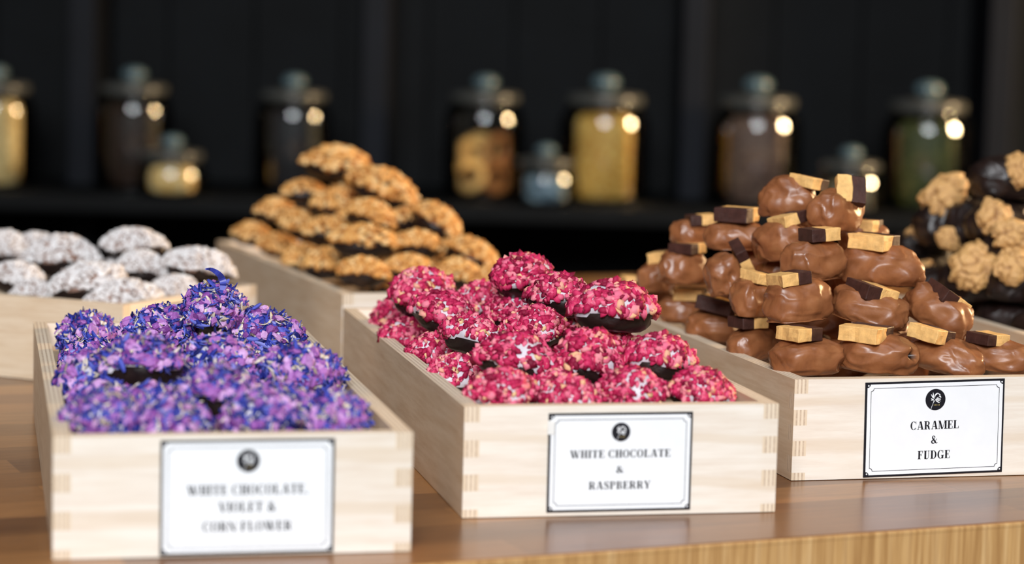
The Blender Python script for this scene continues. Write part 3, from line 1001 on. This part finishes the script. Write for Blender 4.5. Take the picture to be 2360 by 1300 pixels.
place_bites('hazelnut', HAZELNUT, 'hazelnut', [(.142, .09, .057), (.06, .09, .057), (.10, .09, .057)] + GRID + [(.05, .13, .077), (.09, .13, .077), (.13, .13, .077), (.06, .19, .078), (.10, .19, .078), (.05, .25, .078), (.10, .25, .077),
                                                                    (.07, .17, .098), (.10, .18, .100), (.06, .22, .099), (.07, .235, .118)],
            'chocolate', 'hazelnut bites in the tray behind', 'hazelnut bite hidden deep inside the hazelnut pile')
place_bites('white', WHITE, 'white', [(.06, .09, .056), (.105, .07, .056), (.14, .06, .056), (.10, .11, .056), (.145, .11, .062), (.06, .19, .055), (.10, .17, .056), (.145, .17, .056), (.14, .22, .057), (.08, .25, .056), (.035, .26, .056), (.05, .31, .055), (.10, .31, .056), (.145, .29, .056), (.035, .37, .055), (.08, .37, .055), (.13, .36, .056), (.06, .41, .055), (.145, .41, .055)],
            'chocolate', 'white dusted bites in the far left tray', 'white dusted bite hidden beneath the upper ones in its pile')


# the long curled petal that stands up from the tallest violet bite
top = next(o for o in scene.objects if o.get('label') == VIOLET[2][-1])
b = MB()
path = smooth_path([(.000, .000, .0024), (.001, .006, .0040), (-.001, .011, .0036), (-.006, .0145, .0022), (-.010, .0148, .0008)], 5)
q = stroke([(u, w) for u, w, _ in path], [w for _, _, w in path])
for k_, p in enumerate(q):
    b.poly([(u, -.0004, w) for u, w in p])
    b.poly([(u, .0003, w) for u, w in reversed(p)])
pt = b.build('curled_petal', [M['petal']])
pose(pt, top.location.x + .006, top.location.y - .010, top.location.z + .0135, 15, 0, 0, (1, 1, 1))
mw = pt.matrix_world.copy()
pt.parent = top
pt.matrix_parent_inverse = top.matrix_world.inverted()
pt.matrix_world = mw
tag(pt, 'one long curled blue petal')


# caramel dates --------------------------------------------------------------------------------------------------
def date_mesh(name, a, b, c, seed, pit, skirt, amp=.17):
    v, f = ICO[5]
    rs = random.Random(seed)
    pd = Vector((rs.uniform(.55, 1), rs.uniform(-.5, .1), rs.uniform(-.3, .25))).normalized()
    pd2 = Vector((rs.uniform(-1, 1), -1, rs.uniform(-.2, .5))).normalized()
    P, pits = [], []
    for d in v:
        ridge = 1 - abs(nz(d, 1.7, seed + 20)) * 2.2
        k = 1 + amp * 1.05 * nz(d, 1.25, seed) + amp * .55 * nz(d, 2.2, seed + 5) + .055 * max(0, ridge) ** 4 + .010 * nz(d, 7, seed + 2)
        q = 0.0
        dv = Vector(d)
        if pit:
            g = max(0.0, 1 - (dv - pd).length / .26)
            k -= .30 * g
            q = min(1.0, g * 1.9) if g > .28 else 0.0
        g2 = max(0.0, 1 - (dv - pd2).length / .5)
        k -= .08 * g2 * g2
        x, y, z = d
        # a plump rounded box rather than an egg
        ex = lambda t: math.copysign(abs(t) ** .86, t)
        px, py, pz = a * ex(x) * k, b * ex(y) * k, c * ex(z) * k
        if pz < -.62 * c:
            pz = -.62 * c + (pz + .62 * c) * .3
            if skirt:
                m = min(1.0, (-.60 - z) / .12) if z < -.60 else 0
                px *= 1 + skirt * max(0, m)
                py *= 1 + skirt * max(0, m)
        P.append((px, py, pz))
        pits.append(q)
    me = mesh_of(name, P, f, None, True)
    at = me.attributes.new('pit', 'FLOAT', 'POINT')
    at.data.foreach_set('value', pits)
    return me


def fudge(parent_name, w, seed):
    """a two-tone slab: pale half and, as its sub-part, dark half along +x"""
    r = random.Random(seed)

    def half(x0, x1, rough, h):
        bm = bmesh.new()
        bmesh.ops.create_grid(bm, x_segments=1, y_segments=1, size=.5)
        bm.free()
        n = 7
        V, F = [], []
        idx = {}
        for ix in range(n + 1):
            for iy in range(n + 1):
                for iz in range(4):
                    if ix in (0, n) or iy in (0, n) or iz in (0, 3):
                        t = Vector((x0 + (x1 - x0) * ix / n, w * (iy / n - .5), h * (iz / 3 - .5)))
                        k = rough * w
                        o = Vector((nz(t * 180, 1, seed), nz(t * 180, 1, seed + 4), nz(t * 140, 1, seed + 8) * .5)) * k
                        idx[ix, iy, iz] = len(V)
                        V.append(t + o)
        for ax, N in ((0, n), (1, n), (2, 3)):
            for side in (0, N):
                u, vv = [q for q in (0, 1, 2) if q != ax]
                for i in range((n, n, 3)[u]):
                    for j in range((n, n, 3)[vv]):
                        q = []
                        for di, dj in ((0, 0), (1, 0), (1, 1), (0, 1)):
                            t = [0, 0, 0]
                            t[ax], t[u], t[vv] = side, i + di, j + dj
                            q.append(idx[tuple(t)])
                        flip = (side == 0) ^ (ax == 1)
                        F.append(tuple(reversed(q)) if flip else tuple(q))
        return V, F

    h = w * r.uniform(.36, .42)
    sp = r.uniform(.0, .10) * w
    V, F = half(-w * .5, sp, .045, h)
    pale = link('fudge_topping', mesh_of('fudge_topping', V, F), [M['fudge']])
    tag(pale, 'pale caramel fudge half')
    V, F = half(sp, w * .5, .02, h)
    dk = link('dark_half', mesh_of('dark_half', V, F), [M['fudge_dark']], pale)
    tag(dk, 'dark chocolate fudge half')
    for o in (pale, dk):
        bv = o.modifiers.new('soft_edge', 'BEVEL')
        bv.width, bv.segments, bv.limit_method, bv.angle_limit = w * .022, 2, 'ANGLE', R(50)
    return pale


SKIRT = {'c6': .16, 'c7': .22, 'c12': .20, 'c19': .14, 'c21': .12, 'c9': .1}
PITS = {1, 2, 6, 13, 7}
for i, (x, y, z, L, H, yaw, roll, pitch, label, slab) in enumerate(CARAMEL):
    a, b, c = L / 2, L * .345, H * .52
    me = date_mesh('caramel_date', a, b, c, 100 + i, (i + 1) in PITS, {5: .16, 6: .22, 11: .2, 18: .14, 20: .14}.get(i, 0))
    root = link('caramel_date', me, [M['milk']])
    pose(root, x, y, z, yaw, roll, pitch, (1, 1, 1))
    tag(root, label, 'chocolate', 'caramel and fudge dates in the right tray')
    if slab:
        sx, sy, sz, w, syaw, sroll, spitch = slab
        ww = w / (abs(math.cos(R(syaw))) + abs(math.sin(R(syaw)))) if spitch < 40 else w * .92
        p = fudge('fudge', max(.019, ww * 1.02), 300 + i)
        pose(p, sx, sy, sz, syaw, sroll, spitch, (1, 1, 1))
        mw = p.matrix_world.copy()
        p.parent = root
        p.matrix_parent_inverse = root.matrix_world.inverted()
        p.matrix_world = mw
tx, ty, rz = TRAYS['caramel']
proto = None
for i, (lx, ly, z) in enumerate([(.066, .10, .056), (.110, .085, .056), (.148, .10, .057)] + GRID + [(.062, .125, .082), (.105, .13, .082), (.06, .19, .083), (.10, .19, .083), (.055, .25, .082),
                                                              (.055, .155, .104), (.09, .15, .104), (.055, .21, .104), (.068, .165, .128)]):
    if proto is None:
        o = proto = link('caramel_date', date_mesh('caramel_date', .021, .0145, .0135, 400, False, 0), [M['milk']])
    else:
        o = proto.copy()
        COL.objects.link(o)
    c, s = math.cos(rz), math.sin(rz)
    pose(o, tx + c * lx - s * ly, ty + s * lx + c * ly, z, 40 * ((i * 7) % 5), 0, 0, (1, 1, 1))
    tag(o, 'milk chocolate date hidden deep inside the caramel pile', 'chocolate', 'caramel and fudge dates in the right tray')


# walnut dates ---------------------------------------------------------------------------------------------------
def walnut_mesh(seed):
    v, f = ICO[5]
    P, C = [], []
    for d in v:
        x, y, z = d
        ang = math.atan2(y, x)
        lobes = 1 + .17 * nz((math.cos(ang), math.sin(ang), 0), 1.7, seed + 2) + .16 * nz((math.cos(ang), math.sin(ang), 0), 2.6, seed + 6) * .8
        groove = math.exp(-(y / .13) ** 2)
        n1 = nz(d, 1.9, seed)
        n2 = nz(d, 3.7, seed + 4)
        bil = min(1.0, abs(n1) * 4.5)
        k = .74 + .28 * bil ** .6 + .17 * min(1, abs(n2) * 4.5) ** .6 - .16 * groove * (.3 + .7 * abs(x))
        crease = max(0.0, min(1.0, 1 - bil * 1.6) * .8 + groove * .35)
        P.append((.5 * x * k * lobes, .40 * y * k * lobes, (.30 if z > 0 else .14) * z * k))
        C.append(crease * .8)
    me = mesh_of('walnut_half', P, f, None, True)
    at = me.attributes.new('crease', 'FLOAT', 'POINT')
    at.data.foreach_set('value', C)
    return me


for i, (x, y, z, L, H, yaw, roll, pitch, label, nut) in enumerate(WALNUT):
    root = link('walnut_date', date_mesh('walnut_date', max(.024, L * .56), max(.018, L * .40), max(.0145, H * .56), 500 + i, False, 0, .10), [M['dark']])
    pose(root, x, y, z, yaw, roll, pitch, (1, 1, 1))
    tag(root, label, 'chocolate', 'walnut topped dates at the right edge')
    sx, sy, sz, w, nroll, npitch = nut
    k = link('walnut_half', walnut_mesh(i + 1), [M['walnut']], None)
    pose(k, sx, sy, sz, (0, 20, 75, 80, 10, 35, 60, 15, 40, 10)[i], nroll, npitch, (w * .98, w * .98, w * .98))
    mw = k.matrix_world.copy()
    k.parent = root
    k.matrix_parent_inverse = root.matrix_world.inverted()
    k.matrix_world = mw
tx, ty, rz = TRAYS['walnut']
proto = None
for i, (lx, ly, z) in enumerate([(x_, y_, .0585) for y_ in (.085, .14, .195, .25, .305, .36, .415) for x_ in (.035, .08, .125)] + [(.05, .28, .083), (.05, .335, .084), (.045, .39, .082), (.05, .42, .07), (.10, .31, .083),
                                                                                    (.055, .33, .106), (.05, .37, .104), (.055, .335, .13)]):
    if proto is None:
        o = proto = link('walnut_date', date_mesh('walnut_date', .023, .017, .0145, 600, False, 0, .10), [M['dark']])
    else:
        o = proto.copy()
        COL.objects.link(o)
    c, s = math.cos(rz), math.sin(rz)
    pose(o, tx + c * lx - s * ly, ty + s * lx + c * ly, z, 40 * ((i * 7) % 5), 0, 0, (1, 1, 1))
    tag(o, 'dark chocolate date hidden inside the walnut pile', 'chocolate', 'walnut topped dates at the right edge')


# ---------------------------------------------------------------- table
TA = 0.4115
table = empty('display_table', (0.1197, 1.1931, 0), TA)
tag(table, 'oak butcher block table under the trays', 'table')
b = MB()
b.box(-1.5, .0012, -.034, 1.5, 1.24, 0)
b.build('table_top', [M['table']], table, bevel=.0012)
b = MB()
b.box(-1.5, -.0012, -.0335, 1.5, .0010, -.0014)
b.box(-1.5, .004, -.16, 1.5, .024, -.0345)
b.build('front_apron', [M['apron']], table)
b = MB()
b.box(-1.5, -.0014, -.0030, 1.5, .0016, -.0002)
b.build('edge_strip', [M['apron']], table, bevel=.0008)
for lx in (-1.42, 1.34):
    for ly in (.05, 1.12):
        b = MB()
        b.box(lx, ly, -.90, lx + .08, ly + .08, -.034)
        b.build('leg', [M['apron']], table)

# ---------------------------------------------------------------- room and shelving
b = MB()
b.box(-5, -5, -.95, 5, 5, -.90)
tag(b.build('floor', [M['floor']]), kind='structure')
b = MB()
b.box(-5, 4.25, -.90, 5, 4.35, 2.2)
tag(b.build('wall_back', [M['wall']]), kind='structure')

SHX, SHY, SHA = 0.0, 3.70, -0.004
unit = empty('shelving_unit', (SHX, SHY, -.90), SHA)
tag(unit, 'black wooden wall shelving holding the row of jars', 'shelf')
Z = .90
for i in range(22):
    b = MB()
    b.box(-1.60 + i * .145, .26, 0, -1.60 + i * .145 + .142, .28, Z + 1.0)
    if i == 0:
        bb = MB()
    bb.v += [(v[0], v[1], v[2]) for v in b.v]
    bb.f += [tuple(k + len(bb.v) - 8 for k in f) for f in b.f]
    bb.m += b.m
bb.build('back_boards', [M['black_wood']], unit)
for zz, nm in ((Z - .026, 'shelf_board'), (Z - .40, 'shelf_board'), (Z + .62, 'shelf_board')):
    b = MB()
    b.box(-1.60, -.16, zz, 1.60, .26, zz + .026)
    b.build(nm, [M['black_wood']], unit, bevel=.002)
for ux in (-.700, -.228, .285, .775, -1.3, 1.25):
    b = MB()
    b.box(ux - .021, .085, 0, ux + .021, .262, Z + 1.0)
    b.build('upright', [M['black_trim']], unit, bevel=.002)

# ---------------------------------------------------------------- jars
CONT = {
    'oats': grains('oat_flakes', [(0, (190, 152, 96)), (.5, (220, 182, 120)), (1, (234, 204, 150))], 120),
    'brown': grains('brown_beans', [(0, (26, 14, 9)), (1, (56, 32, 20))], 130),
    'black': grains('black_beans', [(0, (20, 17, 19)), (1, (40, 34, 38))], 130),
    'gold': grains('golden_grain', [(0, (190, 130, 48)), (.5, (222, 166, 76)), (1, (236, 192, 108))], 160),
    'mauve': grains('mauve_grain', [(0, (70, 46, 40)), (.5, (112, 82, 70)), (1, (140, 108, 88))], 150),
    'green': grains('green_seeds', [(0, (38, 42, 18)), (.5, (70, 74, 34)), (1, (104, 98, 48))], 150),
    'cream': grains('cream_nuts', [(0, (226, 168, 78)), (1, (248, 220, 168))], 120),
    'silver': grains('silver_sweets', [(0, (70, 84, 96)), (.6, (104, 122, 136)), (1, (190, 206, 214))], 110),
    'pale': grains('mixed_nuts', [(0, (92, 84, 78)), (.6, (130, 118, 106)), (1, (196, 160, 108))], 120),
}


def jar(x, y, z, r, h, fill, label, content_label, content_name, key, cat_c, group):
    root = empty('glass_jar', (x, y, z))
    tag(root, label, 'jar', group)
    s = r / .07
    nk = r * .80
    t = .0028
    outer = [(r * .92, 0), (r * .99, .004), (r, .012), (r, h - .030 * s), (r * .985, h - .020 * s), (r * .94, h - .010 * s), (r * .87, h - .003 * s), (nk, h), (nk, h + .006 * s)]
    inner = [(max(q[0] - t, .001), max(q[1], .0035)) for q in reversed(outer)]
    v, f = lathe(outer + inner)
    o = link('jar_body', mesh_of('jar_body', v, f, None, True), [M['glass']], root)
    lz = h + .004 * s
    lr = r * .86
    v, f = lathe([(lr * .96, lz), (lr, lz + .003 * s), (lr, lz + .013 * s), (lr * .94, lz + .016 * s), (lr * .4, lz + .020 * s), (.16 * r, lz + .021 * s)])
    lid = link('lid', mesh_of('lid', v, f, None, True), [M['lid_glass']], root)
    kz = lz + .020 * s
    v, f = lathe([(.14 * r, kz), (.15 * r, kz + .003 * s), (.27 * r, kz + .007 * s), (.32 * r, kz + .014 * s), (.29 * r, kz + .022 * s), (.17 * r, kz + .027 * s), (.002, kz + .028 * s)])
    link('knob', mesh_of('knob', v, f, None, True), [M['knob_glass']], lid)
    if key:
        rc = r - t - .0012
        ztop = fill
        prof = [(rc * .9, .0042), (rc, .012), (rc, ztop - .026 * s), (rc * .97, ztop - .014 * s), (rc * .90, ztop - .005 * s), (rc * .5, ztop), (.002, ztop + .001)]
        v, f = lathe(prof, 40)
        vv = [(q[0] * (1 + .0 * 1), q[1], q[2] + (.006 * nz(q, 40, 3) if q[2] > ztop - .013 else 0)) for q in v]
        c = link(content_name, mesh_of(content_name, vv, f, None, True), [CONT[key]])
        c.location = (x, y, z)
        tag(c, content_label, cat_c, None, 'stuff')
    return root


G = 'large glass jars on the black shelf'
JY = 3.70
jar(-.818, JY, .0005, .062, .142, .134, 'large glass jar cut by the left edge, filled with pale flakes', 'pale flakes filling the jar at the left edge', 'oat_flakes', 'oats', 'flakes', G)
jar(-.600, JY, .0005, .060, .146, .132, 'large dark brown filled glass jar, second from the left', 'dark brown beans in the second jar from left', 'brown_beans', 'brown', 'beans', G)
jar(-.349, JY, .0005, .059, .142, .132, 'large glass jar of almost black contents, behind the hazelnut pile', 'almost black beans in the jar behind the hazelnut pile', 'black_beans', 'black', 'beans', G)
jar(-.049, JY, .0005, .062, .146, .1, 'large glass jar of ring biscuits, left of the golden jar', '', '', None, '', G)
jar(.139, JY, .0005, .070, .146, .137, 'large glass jar full of golden grain, brightest on the shelf', 'golden grain in the brightest jar', 'golden_grain', 'gold', 'grain', G)
jar(.378, JY, .0005, .070, .148, .138, 'large glass jar of mauve brown grain, above the caramel peak', 'mauve brown grain in the jar above the caramel peak', 'mauve_grain', 'mauve', 'grain', G)
jar(.646, JY, .0005, .069, .148, .138, 'large glass jar of green seeds, last on the right', 'green seeds in the last jar on the right', 'green_seeds', 'green', 'seeds', G)
G = 'small squat jars in front of the large ones'
SY = 3.60
jar(-.525, SY, .0005, .054, .050, .045, 'small squat glass jar of cream nuts, in front of the dark brown jar', 'cream nuts in the small squat jar at left', 'cream_nuts', 'cream', 'nuts', G)
jar(.047, SY, .0005, .049, .054, .042, 'small squat glass jar of silvery sweets, between biscuits and golden grain', 'silvery grey sweets in the middle small jar', 'silver_sweets', 'silver', 'sweets', G)
jar(.514, SY, .0005, .052, .060, .046, 'small squat glass jar of mixed pale nuts, left of the green jar', 'mixed pale nuts in the small jar at right', 'mixed_nuts', 'pale', 'nuts', G)


# ring biscuits in the fourth jar
def biscuit_mesh(seed, R0=.0195, r0=.008):
    v, f = [], []
    n, m = 36, 14
    for i in range(n):
        A = 2 * math.pi * i / n
        for j in range(m):
            B = 2 * math.pi * j / m
            rr = r0 * (1 + .12 * nz((math.cos(A), math.sin(A), B), 2.0, seed))
            v.append(((R0 + rr * math.cos(B)) * math.cos(A), (R0 + rr * math.cos(B)) * math.sin(A), rr * .75 * math.sin(B)))
            f.append((i * m + j, ((i + 1) % n) * m + j, ((i + 1) % n) * m + (j + 1) % m, i * m + (j + 1) % m))
    return mesh_of('ring_biscuit', v, f, None, True)


M['biscuit'] = solid('baked_biscuit', (222, 166, 98), 0.6, 0.3, 0.18, 60, 0.3, 300)
M['biscuit_dark'] = solid('toasted_biscuit', (176, 108, 56), 0.6, 0.3, 0.2, 60, 0.3, 300)
BIS = [(-.022, -.026, .036, 78, 12, 0, 'ring biscuit standing against the front left of the jar glass'),
       (.021, -.022, .034, 80, -25, 1, 'ring biscuit standing at the front right of the jar, partly behind the small jar'),
       (-.016, -.008, .070, 62, 20, 0, 'ring biscuit leaning in the upper left of the biscuit jar'),
       (.022, -.012, .078, 66, -30, 1, 'toasted ring biscuit in the upper right of the biscuit jar'),
       (.0, .026, .036, 84, 5, 1, 'ring biscuit hidden at the back of the biscuit jar'),
       (-.006, .022, .078, 55, 0, 0, 'ring biscuit on top at the back of the biscuit jar')]
b0 = None
for i, (bx, by, bz, tilt, spin, dark, lab) in enumerate(BIS):
    if b0 is None:
        o = b0 = link('ring_biscuit', biscuit_mesh(1), [M['biscuit']])
    else:
        o = b0.copy()
        o.data = b0.data.copy()
        COL.objects.link(o)
        o.data.materials[0] = M['biscuit_dark' if dark else 'biscuit']
    o.matrix_world = Matrix.Translation((-.049 + bx, JY + by, bz)) @ Euler((0, 0, R(spin))).to_matrix().to_4x4() @ Euler((R(tilt), 0, 0)).to_matrix().to_4x4()
    tag(o, lab, 'biscuit', 'ring biscuits in the jar')
